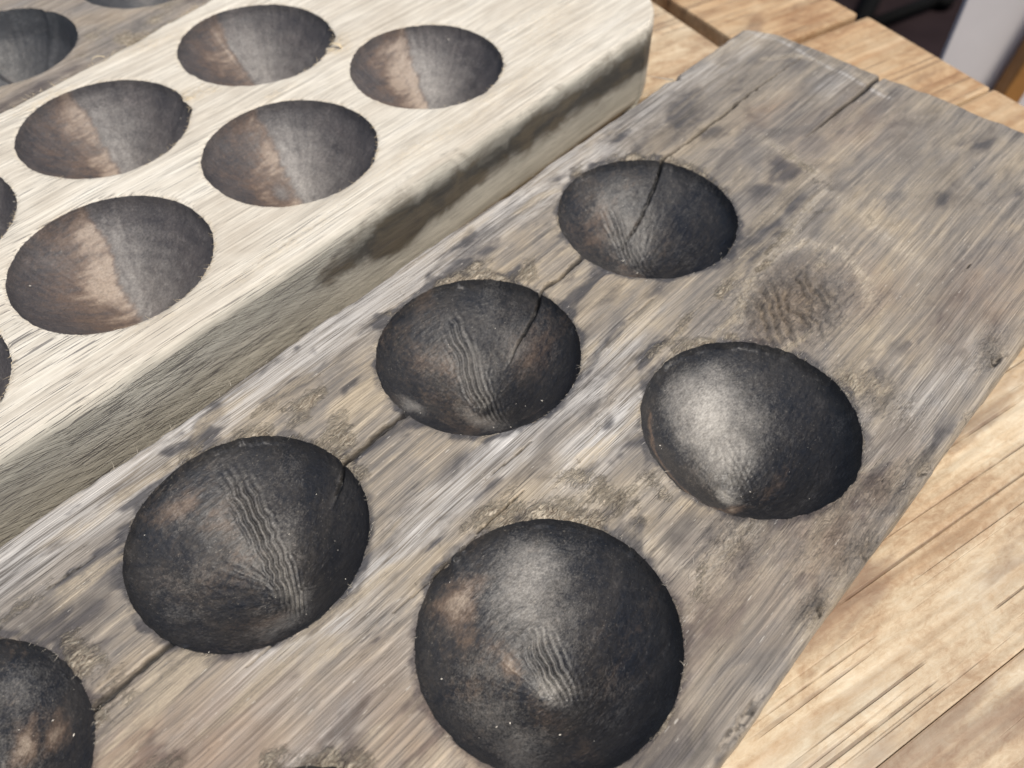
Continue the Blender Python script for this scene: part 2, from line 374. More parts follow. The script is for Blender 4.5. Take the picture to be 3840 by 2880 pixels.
def fibres(name, mat, parent, items, seed=1):
    """items: list of (point, direction, length, radius, curl) in mm, board coordinates; thin tapering hairs"""
    rnd = random.Random(seed); vs, ts = [], []
    for p, dr, ln, rad, curl in items:
        p = Vector(p); dr = Vector(dr).normalized(); side = dr.cross(Vector((rnd.uniform(-1, 1), rnd.uniform(-1, 1), rnd.uniform(-.3, 1)))).normalized()
        n = 6; prev = None
        for k in range(n + 1):
            f = k / n
            dr = (dr + side * curl / n).normalized()
            if k: p = p + dr * (ln / n)
            e1 = dr.orthogonal().normalized(); e2 = dr.cross(e1)
            r = rad * (1 - 0.8 * f); b = len(vs)
            for j in range(3):
                a = j * 2.0944; vs.append(((p + e1 * math.cos(a) * r + e2 * math.sin(a) * r) * 0.001)[:])
            if prev is not None:
                for j in range(3):
                    j2 = (j + 1) % 3; ts += [(prev + j, prev + j2, b + j2), (prev + j, b + j2, b + j)]
            prev = b
    o = mesh_np(name, np.array(vs), np.array(ts), mat, parent); o['kind'] = 'stuff'
    return o

# ================================================================== table of planks
TA = math.radians(32)
table = thing('plank_table', 'pale pine plank table top with gaps, carrying the wooden boards', 'table', (0, 0, 0), TA)
def box_mesh(name, x0, x1, y0, y1, z0, z1, mat, parent, bev=0.0012, org=None, seg=2, wob=0.0):
    bm = bmesh.new(); bmesh.ops.create_cube(bm, size=1)
    for v in bm.verts:
        v.co = Vector(((x0 + x1) / 2 + v.co.x * (x1 - x0), (y0 + y1) / 2 + v.co.y * (y1 - y0), (z0 + z1) / 2 + v.co.z * (z1 - z0)))
    if wob:
        rr = random.Random(name + str(x0) + str(y0))
        for v in bm.verts: v.co.x += rr.uniform(-wob, wob); v.co.y += rr.uniform(-wob, wob) * .5
    if bev: bmesh.ops.bevel(bm, geom=bm.edges[:], offset=bev, segments=seg, profile=0.6, affect='EDGES')
    cx, cy, cz = (x0 + x1) / 2, (y0 + y1) / 2, z0
    for v in bm.verts: v.co -= Vector((cx, cy, cz))
    me = bpy.data.meshes.new(name); bm.to_mesh(me); bm.free(); me.materials.append(mat)
    for p in me.polygons: p.use_smooth = len(p.vertices) == 4 and p.area < 1e-4 and bev > 0.004
    o = bpy.data.objects.new(name, me); C.objects.link(o); o.parent = parent; o.location = (cx, cy, cz)
    return o
edges = [-270, -180, -90, 0.8, 90, 180, 269.5, 352, 440, 530, 620]
for i in range(len(edges) - 1):
    g0, g1 = (0.07, 0.07)
    if edges[i] == 269.5: g0 = 2
    if edges[i + 1] == 269.5: g1 = 2
    zt = [0, 0, -0.0006, 0, 0, 0, 0, 0, 0, 0][i]
    box_mesh('plank', -0.62, 0.304, (edges[i] + g0) / 1000, (edges[i + 1] - g1) / 1000, -0.020, zt, M_P, table, 0.0006)
for y0, y1, xe in ((6, 94, .392), (95, 186.3, .3915), (187.3, 267, .3905), (271.5, 351, .3875), (353, 440, .389)):
    box_mesh('end_board', 0.3145, xe, y0 / 1000, y1 / 1000, -0.020, 0.0, M_P2, table, 0.0016, wob=0.0008)
for x0, x1 in ((0.285, 0.345), (-0.58, -0.52)):
    box_mesh('batten', x0, x1, -0.26, 0.61, -0.045, -0.0203, M_P, table, 0.0015)
for x in (0.26, -0.55):
    for y in (-0.22, 0.56):
        box_mesh('leg', x - .025, x + .025, y - .025, y + .025, -0.72, -0.0453, M_P, table, 0.003)

# ================================================================== grey weathered board (A)
AA = math.radians(47.0)
A_ORG = (128, 86)
def loc_of(org, ang): return ((org[0] * math.cos(ang) - org[1] * math.sin(ang)) / 1000, (org[0] * math.sin(ang) + org[1] * math.cos(ang)) / 1000, 0.0)
rootA = thing('hollowed_board', 'weathered grey wooden board with charred round hollows and a long crack', 'wooden board', loc_of(A_ORG, AA), AA)
A_TOP = 32.8
pitsA = [dict(u=205.8, v=125.6, R=32.0, D=25.5), dict(u=119.4, v=125.3, R=31.7, D=29.0), dict(u=32.3, v=125.4, R=31.9, D=30.0, ap=(.05, -.15)),
         dict(u=-49.5, v=125.4, R=32.0, D=27.5), dict(u=152.8, v=48.2, R=31.7, D=30.5, ap=(-.16, -.15)), dict(u=65.1, v=48.8, R=32.6, D=30.0, ap=(-.10, -.12), nick=((math.radians(96), 0.05, -0.9),)),
         dict(u=-15.5, v=45.5, R=32.0, D=27.0)]
crU = [-100, -60, -19, 0.5, 30, 62.8, 86.7, 119, 151.5, 170, 205, 234.7, 274, 300, 345]
crV = [113, 113.5, 114.5, 114.9, 119.5, 124.3, 124.7, 126, 127.8, 128.6, 134, 140.4, 139.9, 139.7, 138.6]
crW = [0, 0, .75, .9, .4, .8, .8, .0, .65, .62, .20, .48, .6, .35, .1]
def crackA(U, V):
    v0 = np.interp(U, crU, crV) + 0.55 * vn(U / 7, U * 0, 5) + 0.28 * vn(U / 2.1, U * 0, 6)
    w = np.interp(U, crU, crW) * (1 + 0.35 * vn(U / 4, U * 0 + 3, 7))
    k = ss(1.5, 0.45, np.abs(V - v0) / np.maximum(w, 1e-3)) * (w > 0.03)
    v1 = 108.2 - (U - 286) * 0.025 + 0.4 * vn(U / 8, U * 0, 15); w1 = np.interp(U, [283, 296, 336, 346], [0, .5, .95, 1.1])
    k = np.maximum(k, ss(1.5, 0.45, np.abs(V - v1) / np.maximum(w1, 1e-3)) * (w1 > 0.03))
    # hairlines
    for (ua, ub, vv, ww, sd_) in ((84, 108, 91, .22, 21), (40, 96, 81, .16, 22), (158, 178, 99, .2, 23), (104, 112, 96, .3, 24), (8, 26, 97, .25, 25), (-14, 4, 150, .25, 26), (250, 262, 30, .2, 27)):
        v2 = vv + 0.5 * vn(U / 9, U * 0, sd_); win = ss(ua, ua + 8, U) * ss(ub, ub - 8, U) * ww
        k = np.maximum(k, 0.85 * ss(1.5, .5, np.abs(V - v2) / np.maximum(win, 1e-3)) * (win > 0.05))
    return k
def blobs(U, V, pts, seed):
    s = np.zeros(U.shape)
    wx = U + 4 * fbm(U / 11, V / 11, seed, 3); wy = V + 4 * fbm(U / 11, V / 11, seed + 40, 3)
    for (u, v, ru, rv, am) in pts:
        s = np.maximum(s, am * np.exp(-(((wx - u) / ru) ** 2 + ((wy - v) / rv) ** 2)))
    return s
slateA = [(261, 104, 10, 6, .95), (248, 88, 12, 10, 1), (242, 100, 12, 8, .9), (228, 90, 12, 8, .8), (215, 88, 14, 6, .8), (186, 101, 13, 4, .7), (163, 111, 14, 4, .55), (265, 84, 7, 5, .6), (212, 86, 9, 5, .7),
          (267, 150, 36, 13, .7), (232, 151, 18, 9, .6), (300, 143, 34, 16, .6), (318, 120, 30, 20, .45), (148, 105, 12, 4, .5), (135, 89, 14, 4, .45), (101, 86, 12, 4, .55), (85, 100, 14, 4, .55), (64, 97, 15, 3.5, .5), (104, 60, 10, 4, .5),
          (110, 40, 12, 7, .75), (98, 19, 18, 9, .8), (122, 22, 16, 9, .6), (60, 10, 26, 7, .65), (147, 12, 18, 6, .5), (172, 16, 16, 8, .4), (228, 23, 20, 8, .45), (294, 54, 20, 10, .4),
          (4, 141, 12, 5, .7), (-8, 137, 10, 5, .7), (-20, 146, 12, 5, .5), (71, 158, 15, 4, .35), (27, 161, 20, 4, .3), (320, 90, 20, 25, .4), (300, 120, 20, 12, .35), (180, 70, 8, 6, .4), (30, 12, 30, 10, .55), (325, 140, 18, 14, .5)]
tanA = [(144, 152, 10, 4, .9), (155, 138, 7, 5, .8), (71, 148, 10, 5, .95), (68, 133, 6, 8, .85), (60, 155, 8, 3, .6), (-13, 128, 6, 9, .9), (-17, 112, 6, 6, .7), (-16, 151, 10, 3.5, .6), (79, 83, 10, 5, .85),
        (105, 64, 5, 14, .85), (118, 55, 6, 8, .8), (173, 86, 10, 3, .55), (193, 84, 10, 5, .7), (263, 89, 5, 8, .6), (243, 82, 14, 2.5, .7), (226, 83, 12, 2.5, .7), (206, 80, 14, 3, .8),
        (186, 29, 6, 12, .6), (178, 26, 5, 8, .5), (104, 31, 12, 3, .55), (124, 82, 16, 3, .4), (145, 97, 14, 3, .4), (30, 8, 12, 5, .3), (160, 84, 12, 3.5, .6), (0, 62, 8, 10, .4), (-18, 90, 10, 8, .5), (232, 68, 20, 3, .45), (225, 40, 10, 14, .3)]
roughA = [(204, 65, 22, 15, 1), (190, 66, 8, 7, .8), (116, 5, 7, 4, 1), (135, 6, 12, 5, .7), (160, 8, 12, 6, .7), (225, 9, 9, 4, .9), (172, 6, 6, 4, .8), (120, 30, 14, 8, .6), (140, 14, 22, 8, .5), (186, 27, 8, 14, .7)]
LINES_A = [(0.96, 2.4, [(184, 74), (203, 81), (220, 81), (233, 76), (235, 65), (229, 53), (220, 47)]), (0.9, 2.72, [(273, 122), (268, 102), (265, 87), (244, 85), (226, 83)]), (0.6, 3.2, [(260, 82), (257, 68), (251, 52), (248, 42)]), (0.6, 2.08, [(320, 150), (333, 141), (339, 121), (334, 103)]), (1, 2.72, [(95, 71), (105, 63), (115, 58), (121, 55)]), (0.48, 2.4, [(101, 52), (102, 41), (101, 32)]), (0.72, 2.56, [(92, 28), (107, 30), (125, 30)])]
def topA(U, V, d, rho, wall):
    v_w = V + 1.2 * fbm(U / 45, V / 20, 3)
    h = 0.5 * fbm(U / 60, V / 40, 11, 3) + 0.11 * fbm(U / 60, v_w / 1.6, 12, 3) + 0.05 * vn(U / 30, v_w / 0.9, 14)
    rg = blobs(U, V, roughA, 60)
    tn = blobs(U, V, tanA, 50)
    halo = np.zeros(U.shape)
    for p in pitsA:
        dx, dy = U - p['u'], V - p['v']; r = np.hypot(dx, dy) - p['R']; th = np.arctan2(dy, dx)
        da = np.abs((th - math.radians(40) + np.pi) % (2 * np.pi) - np.pi)
        halo = np.maximum(halo, ss(9, 0, r) * ss(1.7, 0.5, da) * (0.30 + 1.1 * fbm(U / 9, V / 9, 71, 3)))
        halo = np.maximum(halo, 0.6 * ss(1.4, 0, r) * (0.25 + 1.2 * fbm(U / 7, V / 7, 73, 3)))
    tn = np.maximum(tn * (0.75 + 0.5 * fbm(U / 5, V / 4, 74, 3)), np.clip(halo, 0, 1))
    lump = fbm(U / 2.2, V / 1.6, 81, 3, 0.6)
    soot = 0.75 * ss(3.2, 0.0, np.clip(rho - 1, 0, 1) * 32 + 2.2 * fbm(U / 5, V / 4, 75, 3)) * (rho < 1.3)
    h = h + np.clip(tn, 0, 1) * lump * 0.42
    # rough knot with torn ridges beside the row, chipped edge
    kd = (U - 200) * .75 - (V - 66) * .66
    rwin = np.exp(-(((U - 201) / 20) ** 2 + ((V - 64) / 14) ** 2) ** 2)
    rid = np.sin(kd / 4.2 * 2 * np.pi + 2.6 * vn(U / 6, V / 6, 85) + 1.5 * vn(U / 2, V / 2, 86)) * rwin
    h = h + rg * lump * 1.1 - 1.6 * np.exp(-(((U - 200) / 17) ** 2 + ((V - 66) / 11) ** 2)) + 0.8 * rid
    chip = np.zeros(U.shape)
    for (u, v, ru, rv, dp) in ((116, 4.0, 2.4, .7, 2.0), (172, 4, 2.4, 1.2, 1.6), (224, 6, 5, 1.1, 1.6), (139, 3, 4, 1.6, 1.5), (195, 2.5, 6, 1.5, 1.2), (283, 171, 3, 3, 2), (80, 3, 8, 1.5, 1.2)):
        q = ((U - u + 1.2 * vn(U / 2, V / 2, 66)) / ru) ** 2 + ((V - v + 1.0 * vn(U / 2, V / 2, 67)) / rv) ** 2
        h = h - dp * np.exp(-q ** 2); chip = np.maximum(chip, np.exp(-q ** 2))
    ck = crackA(U, V) * (wall == 0)
    wu = U + 7 * fbm(U / 24, V / 14, 501, 3); wv_ = V + 3 * fbm(U / 20, V / 10, 502, 3)
    char_f = 0.8 * ss(0.02, 0.5, fbm(wu / 17, wv_ / 6.5, 503, 4, .55)) * np.interp(U, [180, 250], [1, .35]) + 0.45 * ss(-.15, .45, fbm(wu / 34, wv_ / 18, 505, 3, .5)) * ss(190, 260, U)
    char_f = char_f * (1 - .8 * np.exp(-(((U - 203) / 24) ** 2 + ((V - 62) / 18) ** 2) ** 2))
    pale_f = ss(0.05, 0.5, fbm(wu / 26, wv_ / 5.0, 504, 4, .55)) * np.interp(V, [0, 30, 70, 175], [.3, .45, .9, .7]) * np.interp(U, [-60, 180, 260, 340], [1, 1, .5, .35])
    h = h - 2.2 * ck
    # thin pale worn lines curving round the knot, torn ridges
    arc = np.zeros(U.shape)
    wU = U + 1.2 * fbm(U / 6, V / 6, 44, 3); wV = V + 1.2 * fbm(U / 6, V / 6, 144, 3)
    for am, wd, pts in LINES_A:
        for (p0, p1) in zip(pts[:-1], pts[1:]):
            ex, ey = p1[0] - p0[0], p1[1] - p0[1]; L2 = ex * ex + ey * ey
            q = np.clip(((wU - p0[0]) * ex + (wV - p0[1]) * ey) / L2, 0, 1)
            dd = np.hypot(wU - p0[0] - q * ex, wV - p0[1] - q * ey)
            arc = np.maximum(arc, am * np.exp(-(dd / wd) ** 2))
    arc = arc * (0.6 + 0.6 * fbm(U / 8, V / 8, 45, 3))
    h = h + arc * (0.25 + 0.5 * lump)
    edge_line = np.exp(-((346 - U - 9 - 6 * ss(150, 90, V) + 1.5 * vn(V / 9, V * 0, 46)) / 1.2) ** 2) * 0.7 * (V > 95)
    silver = ss(148, 163, v_w + 5 * fbm(U / 30, V / 6, 47, 3)) * np.interp(U, [-60, 90, 200, 300], [.8, .8, .6, .4])  # pale band paints in the sky sheen of the rounded left edge
    silver = np.maximum(silver, blobs(U, V, [(45, 93, 50, 5, 1), (100, 97, 40, 5, 1), (125, 76, 26, 6, 1), (130, 90, 30, 4, .7), (10, 72, 30, 5, .5), (90, 90, 30, 3, .6), (318, 118, 14, 6, .6), (160, 30, 18, 10, .5), (150, 94, 20, 3, .6), (20, 85, 30, 8, .35), (200, 15, 30, 6, .4)], 58))
    silver = np.maximum(silver, np.maximum(arc * .4, edge_line))
    warm = blobs(U, V, [(-5, 84, 22, 16, .8), (-18, 100, 16, 9, .8), (20, 72, 20, 10, .5), (25, 50, 14, 30, .6), (-40, 80, 30, 40, .9), (203, 64, 20, 12, .35), (186, 66, 9, 8, .3), (226, 50, 14, 12, .4), (130, 14, 40, 10, .45), (250, 20, 30, 12, .5), (300, 100, 30, 14, .35), (290, 128, 16, 7, .45), (95, 22, 40, 14, .35)], 59)
    m1 = np.stack([np.clip(np.maximum(tn, arc * .45), 0, 1), np.clip(np.maximum(blobs(U, V, slateA, 51), char_f) * (1 - .75 * np.clip(arc, 0, 1)) + 0.1 * chip + soot, 0, 1), np.clip(ck + 0.75 * chip * (lump < -0.12) + 0.55 * np.clip(-rid - .35, 0, 1) * ss(-.3, .3, fbm(U / 5, V / 5, 87, 2)), 0, 1)], -1)
    m2 = np.stack([np.clip(silver, 0, 1), np.clip(rg, 0, 1), np.clip(warm, 0, 1)], -1)
    global M3_A
    M3_A = np.stack([np.clip(np.maximum(arc * .75, .8 * pale_f), 0, 1)] * 3, -1)
    return h, m1, m2
slA = {0: .35, 1: .36, 2: .27, 3: .25, 4: .25, 5: .26, 6: .25}        # lean of the line where the cut fibres turn
wrA = {0: (-.10, .7, .8), 1: (-.03, 1.0, 1), 2: (.03, 1.15, 1.05), 3: (.0, .3, 1), 4: (0, .12, .4), 5: (.02, .9, .40), 6: (0, .3, 1)}
browA = {0: .30, 1: .34, 2: .26, 3: .22, 4: .08, 5: .22, 6: .3}
wornLitA = {0: [(.2, .75, .2, .12, .25, 'g'), (.3, -.1, .3, .4, .18, 't'), (-.5, .5, .3, .2, .3, 't')],  # 'g' greys paint in the bowl highlights, 't' are worn tan patches
         1: [(.66, -.12, .26, .3, .55, 't'), (.6, .1, .2, .2, .35, 'g'), (-.18, .62, .28, .14, .55, 't'), (-.35, .3, .3, .15, .35, 't'), (.35, .2, .3, .2, .22, 'g'), (-.2, -.2, .14, .3, .5, 'g'), (-.75, .25, .12, .12, .5, 'g')],
         2: [(-.2, .84, .26, .10, .75, 't'), (.0, .62, .16, .10, .5, 't'), (-.05, .30, .14, .12, .45, 't'), (.05, -.3, .12, .2, .55, 'g'), (.3, .3, .4, .4, .12, 'g'), (-.55, .3, .3, .25, .14, 'g'), (-.2, -.5, .3, .14, .4, 'g'), (-.25, -.4, .2, .1, .4, 't')],
         3: [(.42, .18, .16, .13, .95, 't'), (.62, .0, .14, .12, .7, 't'), (.6, .45, .25, .2, .25, 'g')],
         4: [(.18, .52, .36, .36, 1.0, 'g'), (.12, .2, .30, .26, .75, 'g'), (.45, .1, .25, .2, .35, 'g'), (-.24, -.10, .10, .10, .8, 'g'), (-.36, -.26, .14, .10, .8, 't'), (.1, -.4, .3, .12, .4, 't')],
         5: [(-.16, .80, .24, .13, .95, 't'), (-.3, .62, .16, .12, .6, 't'), (.38, .54, .34, .30, .68, 'g'), (.30, .22, .30, .22, .36, 'g'), (-.17, .28, .10, .20, .75, 't'), (-.02, -.10, .12, .13, .8, 'g'), (-.55, .1, .3, .3, .25, 'g'), (-.6, -.3, .25, .2, .3, 'g'), (.3, -.5, .25, .2, .3, 't')],
         6: []}
def pitA(i, p, x, y, rho, U, V):
    ax, ay = p.get('ap', (0, 0)); k = np.clip(1 - rho, 0, 1)
    rs = np.hypot(x - ax * k, y - ay * k); rs = np.where(rho > 0.98, rho, np.clip(rs, 0, 1))
    dep = pit_depth(rs, p['D'])
    an = -math.atan(slA[i]); n = x * math.cos(an) + y * math.sin(an); t = -x * math.sin(an) + y * math.cos(an)
    c0, wa, ql = wrA[i]
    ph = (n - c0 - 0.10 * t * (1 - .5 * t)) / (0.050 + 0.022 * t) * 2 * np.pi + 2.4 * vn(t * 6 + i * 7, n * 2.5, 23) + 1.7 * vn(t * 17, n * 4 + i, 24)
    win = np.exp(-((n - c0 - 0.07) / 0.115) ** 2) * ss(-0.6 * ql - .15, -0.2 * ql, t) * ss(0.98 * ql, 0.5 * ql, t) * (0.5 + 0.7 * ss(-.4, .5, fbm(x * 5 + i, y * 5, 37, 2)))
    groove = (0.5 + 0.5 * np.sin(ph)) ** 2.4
    th = np.arctan2(y - ay, x - ax)
    rad = fbm(th * 16 + i * 11, rho * 3, 126, 4, .65)
    fine = fbm(x * 20 + i * 9, y * 20, 25, 4, 0.6)
    fib = fbm(x * 7 + i * 5, y * 48, 26, 3)
    lumpy = fbm(x * 2.6 + i * 3, y * 2.6, 27, 2)
    near = ss(.75, .15, np.hypot(x - ax, y - ay))
    dep = dep + ss(1.0, 0.9, rho) * (0.85 * wa * win * (1.9 * groove - 0.5) + 0.2 * fine + 0.13 * fib + 0.85 * lumpy + 0.28 * rad * near)
    apex = np.exp(-((x - ax) ** 2 + (y - ay) ** 2) / 0.03)
    dep = dep + apex * 0.6 * fbm(x * 14, y * 14 + i, 28, 3)
    ck = crackA(U, V) * {0: 0.9 * ss(-.1, .3, x), 1: ss(.35, .7, x), 2: ss(.72, .9, x)}.get(i, 0.0)
    dep = dep + 2.2 * ck * ss(1, .97, rho)
    ck = np.maximum(ck, 0.55 * wa * win * groove ** 2)  # shade painted into the wrinkle grooves, beside the real crack
    nn = n + 0.03 * vn(t * 6 + i * 4, n * 0, 29)
    br = browA[i] * (0.5 + 0.5 * ss(-0.8, -0.15, nn)) * ss(0.04, -0.10, nn) * (0.8 + 0.9 * fbm(x * 4, y * 4 + i * 3, 34, 3))
    gy = 0.15 * np.exp(-(((n - 0.1) / 0.4) ** 2 + ((t - 0.3) / 0.5) ** 2))
    wx = x + .07 * fbm(x * 6, y * 6 + i * 5, 131, 3); wy = y + .07 * fbm(x * 6 + 40, y * 6 + i * 5, 132, 3)
    brk = 0.85 + 0.38 * fbm(x * 8 + i, y * 13, 133, 4, .6) + 0.3 * rad * near
    for (wx0, wy0, rx, ry, am, ty) in wornLitA[i]:
        g = am * np.exp(-(((wx - wx0) / rx) ** 2 + ((wy - wy0) / ry) ** 2)) * np.clip(brk, 0, 1.3)
        if ty == 'g': gy = np.maximum(gy, g)
        else: br = np.maximum(br, g * 1.05)
    gy = gy + 0.26 * win * wa * (0.6 - 1.25 * groove)
    gy = gy + 0.10 * rad * near + 0.25 * apex * fbm(x * 12, y * 12 + i * 2, 35, 3)
    gy = gy * ss(1.0, 0.86, rho) + 0.02 + 0.22 * np.clip(fbm(x * 4 + i * 8, y * 5, 137, 4, .6), 0, 1)
    br = br + 0.5 * np.clip(fbm(x * 3.5 + i * 6, y * 6 + 20, 138, 4, .6) - .12, 0, 1) * (i in (0, 1, 3, 5))
    if i == 4:      # brown line low on one side, the wall outside it a little steeper
        ln_ = np.zeros(x.shape)
        for (p0, p1) in zip([(-.36, .86), (-.60, .60), (-.69, .35), (-.63, -.04), (-.45, -.22)][:-1], [(-.36, .86), (-.60, .60), (-.69, .35), (-.63, -.04), (-.45, -.22)][1:]):
            ex, ey = p1[0] - p0[0], p1[1] - p0[1]; q = np.clip(((wx - p0[0]) * ex + (wy - p0[1]) * ey) / (ex * ex + ey * ey), 0, 1)
            ln_ = np.maximum(ln_, np.exp(-(np.hypot(wx - p0[0] - q * ex, wy - p0[1] - q * ey) / .030) ** 2))
        br = np.maximum(br, .62 * ln_); gy = gy * (1 - .7 * ln_); dep = dep + 0.5 * ln_
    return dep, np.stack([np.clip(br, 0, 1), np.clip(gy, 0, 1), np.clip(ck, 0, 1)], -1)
def ueA(T):
    v = 1 + 170 * T
    e = 345.2 + (60 - v) * 0.018 + 0.5 * vn(v / 6, v * 0, 2) + 0.8 * vn(v / 21, v * 0, 4)
    k = np.clip((v - 152) / 19.5, 0, 1)
    return e - 11 * (1 - np.sqrt(np.clip(1 - k * k, 0, 1)))
vrA = lambda u: 1.6 + 0.35 * vn(u / 17, u * 0, 41) + 0.25 * vn(u / 3, u * 0, 42) + np.clip(u - 60, 0, 400) * 0.004
vlA = lambda u: 171.0 + 0.7 * vn(u / 23, u * 0, 43) + 0.3 * vn(u / 4, u * 0, 44)
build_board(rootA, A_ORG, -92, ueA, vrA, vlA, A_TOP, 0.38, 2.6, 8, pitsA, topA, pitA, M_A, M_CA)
rnd = random.Random(5)
its = []
for k in range(130):       # frayed left edge
    u = rnd.uniform(-40, 330) if k % 3 else rnd.choice([20, 33, 41, 70, 88, 282, 285]) + rnd.gauss(0, 4)
    its.append(((u - A_ORG[0], 170.6 - abs(rnd.gauss(0, .8)) - A_ORG[1], A_TOP - rnd.uniform(.6, 2.2)), (rnd.choice((1, -1, 1)), rnd.uniform(.0, .8), rnd.uniform(-.1, .55)), rnd.uniform(1.0, 3.4), rnd.uniform(.05, .1), rnd.uniform(-1.4, 1.4)))
its.append(((283 - A_ORG[0], 170 - A_ORG[1], A_TOP - 1), (-.8, .7, .2), 11, .35, .5))
for p in pitsA:
    for k in range(40):
        th = math.radians(rnd.gauss(-55, 28) if k % 2 else rnd.gauss(45, 38)); r = p['R'] + rnd.uniform(-.1, .6)
        its.append(((p['u'] + r * math.cos(th) - A_ORG[0], p['v'] + r * math.sin(th) - A_ORG[1], A_TOP - .1), (rnd.choice((1, -1)) + rnd.gauss(0, .3), rnd.gauss(0, .5), rnd.uniform(.0, .25)), rnd.uniform(.6, 1.8), rnd.uniform(.05, .1), rnd.uniform(-1.6, 1.6)))
for (u, v, ru, rv, am) in tanA:
    for k in range(int(16 * am)):
        its.append(((u + rnd.gauss(0, ru * .5) - A_ORG[0], v + rnd.gauss(0, rv * .5) - A_ORG[1], A_TOP), (rnd.choice((1, -1)) + rnd.gauss(0, .4), rnd.gauss(0, .6), rnd.uniform(.02, .3)), rnd.uniform(.8, 2.2), rnd.uniform(.04, .1), rnd.uniform(-1.6, 1.6)))
def in_pit(pits, u, v, m=0.3): return any(math.hypot(u - p['u'], v - p['v']) < p['R'] - m for p in pits)
its = [i for i in its if not in_pit(pitsA, i[0][0] + A_ORG[0], i[0][1] + A_ORG[1])]
fibres('frayed_fibre', M_FIBG, rootA, its, 3)

# ================================================================== pale board (B)
AB = math.radians(47.96)
B_ORG = (130, 266)
rootB = thing('hollowed_board', 'thick pale planed board with brown scorched hollows, darker grimy side face', 'wooden board', loc_of(B_ORG, AB), AB)
B_TOP = 42.0
pitsB = [dict(u=214.6, v=239.5, R=31.4, D=27), dict(u=141.1, v=236.1, R=31.9, D=28, nick=((math.radians(-52), .05, -.7),)), dict(u=65.2, v=233.5, R=32.4, D=28.5), dict(u=-7.0, v=231.5, R=32, D=28),
         dict(u=178.4, v=305.3, R=32.3, D=28, nick=((math.radians(-57), .035, -1.6), (math.radians(-40), .16, 1.2))), dict(u=103.5, v=300.4, R=31.7, D=28, nick=((math.radians(-28), .09, 1.1), (math.radians(-15), .05, -.8))), dict(u=30.5, v=298, R=32, D=28)]
def topB(U, V, d, rho, wall):
    vw = V + 1.5 * fbm(U / 50, V / 25, 203)
    h = 0.4 * fbm(U / 60, V / 40, 211, 3) + 0.08 * fbm(U / 60, vw / 2.0, 212, 3) + 0.03 * vn(U / 30, vw / 0.9, 214)
    torn = blobs(U, V, [(134, 294, 9, 4, .9), (143, 291, 7, 3, .6), (196, 277, 10, 4, .9), (204, 279, 8, 4, .7), (160, 268, 8, 3, .5), (95, 334, 14, 3, .6), (60, 332, 14, 3, .7), (150, 338, 16, 4, .5), (110, 196, 30, 3, .35), (60, 199, 14, 3, .3), (182, 200, 40, 4, .4), (230, 203, 30, 5, .4), (270, 225, 30, 15, .35)], 250)
    for p in pitsB:
        r = np.hypot(U - p['u'], V - p['v']) - p['R']
        torn = np.maximum(torn, 0.5 * ss(1.8, 0, r) * (0.4 + fbm(U / 6, V / 6, 273, 3)))
    lump = fbm(U / 2.4, V / 1.8, 281, 3, 0.6)
    h = h + np.clip(torn, 0, 1) * lump * 0.5
    vd = V - 187.6
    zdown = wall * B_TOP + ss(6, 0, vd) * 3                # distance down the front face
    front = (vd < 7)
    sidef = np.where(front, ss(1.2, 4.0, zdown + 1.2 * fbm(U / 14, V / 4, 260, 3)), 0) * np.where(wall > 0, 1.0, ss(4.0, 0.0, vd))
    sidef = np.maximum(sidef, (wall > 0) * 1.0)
    # grime band along the upper part of the side, in separate smears
    zz = zdown + 2.5 * fbm(U / 22, zdown / 9, 261, 3)
    smear = np.exp(-((zz - 13) / 9.5) ** 2) * np.interp(U, [0, 60, 90, 120, 140, 165, 190, 225, 250, 268, 290, 310], [0, .06, .22, .6, 1.0, .95, .85, .95, .85, .95, 1.0, .8])
    smear = np.maximum(smear, 1.5 * np.exp(-(((U - 148) / 17) ** 2 + ((zdown - 15) / 10) ** 2)))
    smear = np.maximum(smear, 0.6 * np.exp(-(((U - 172) / 16) ** 2 + ((zdown - 20) / 6) ** 2)))
    smear = np.maximum(smear, 0.55 * ss(30, 42, zdown) * np.interp(U, [60, 120, 300], [.3, .6, .9]))  # darker towards the bottom of the side
    smear = smear * front
    saw = np.where(front & (wall > 0), np.interp(U, [-60, 40, 90, 140, 190], [1, 1, .8, .35, .0]), 0)
    m1 = np.stack([np.clip(torn, 0, 1), np.clip(smear, 0, 1), np.zeros(U.shape)], -1)
    m2 = np.stack([np.clip(sidef, 0, 1), saw, np.zeros(U.shape)], -1)
    return h, m1, m2
slB = {0: .48, 1: .32, 2: .28, 3: .25, 4: .11, 5: .15, 6: .2}
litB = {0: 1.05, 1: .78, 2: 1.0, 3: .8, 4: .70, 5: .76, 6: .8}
cvB = {0: .10, 1: .05, 2: -.04, 3: 0, 4: -.12, 5: .06, 6: 0}
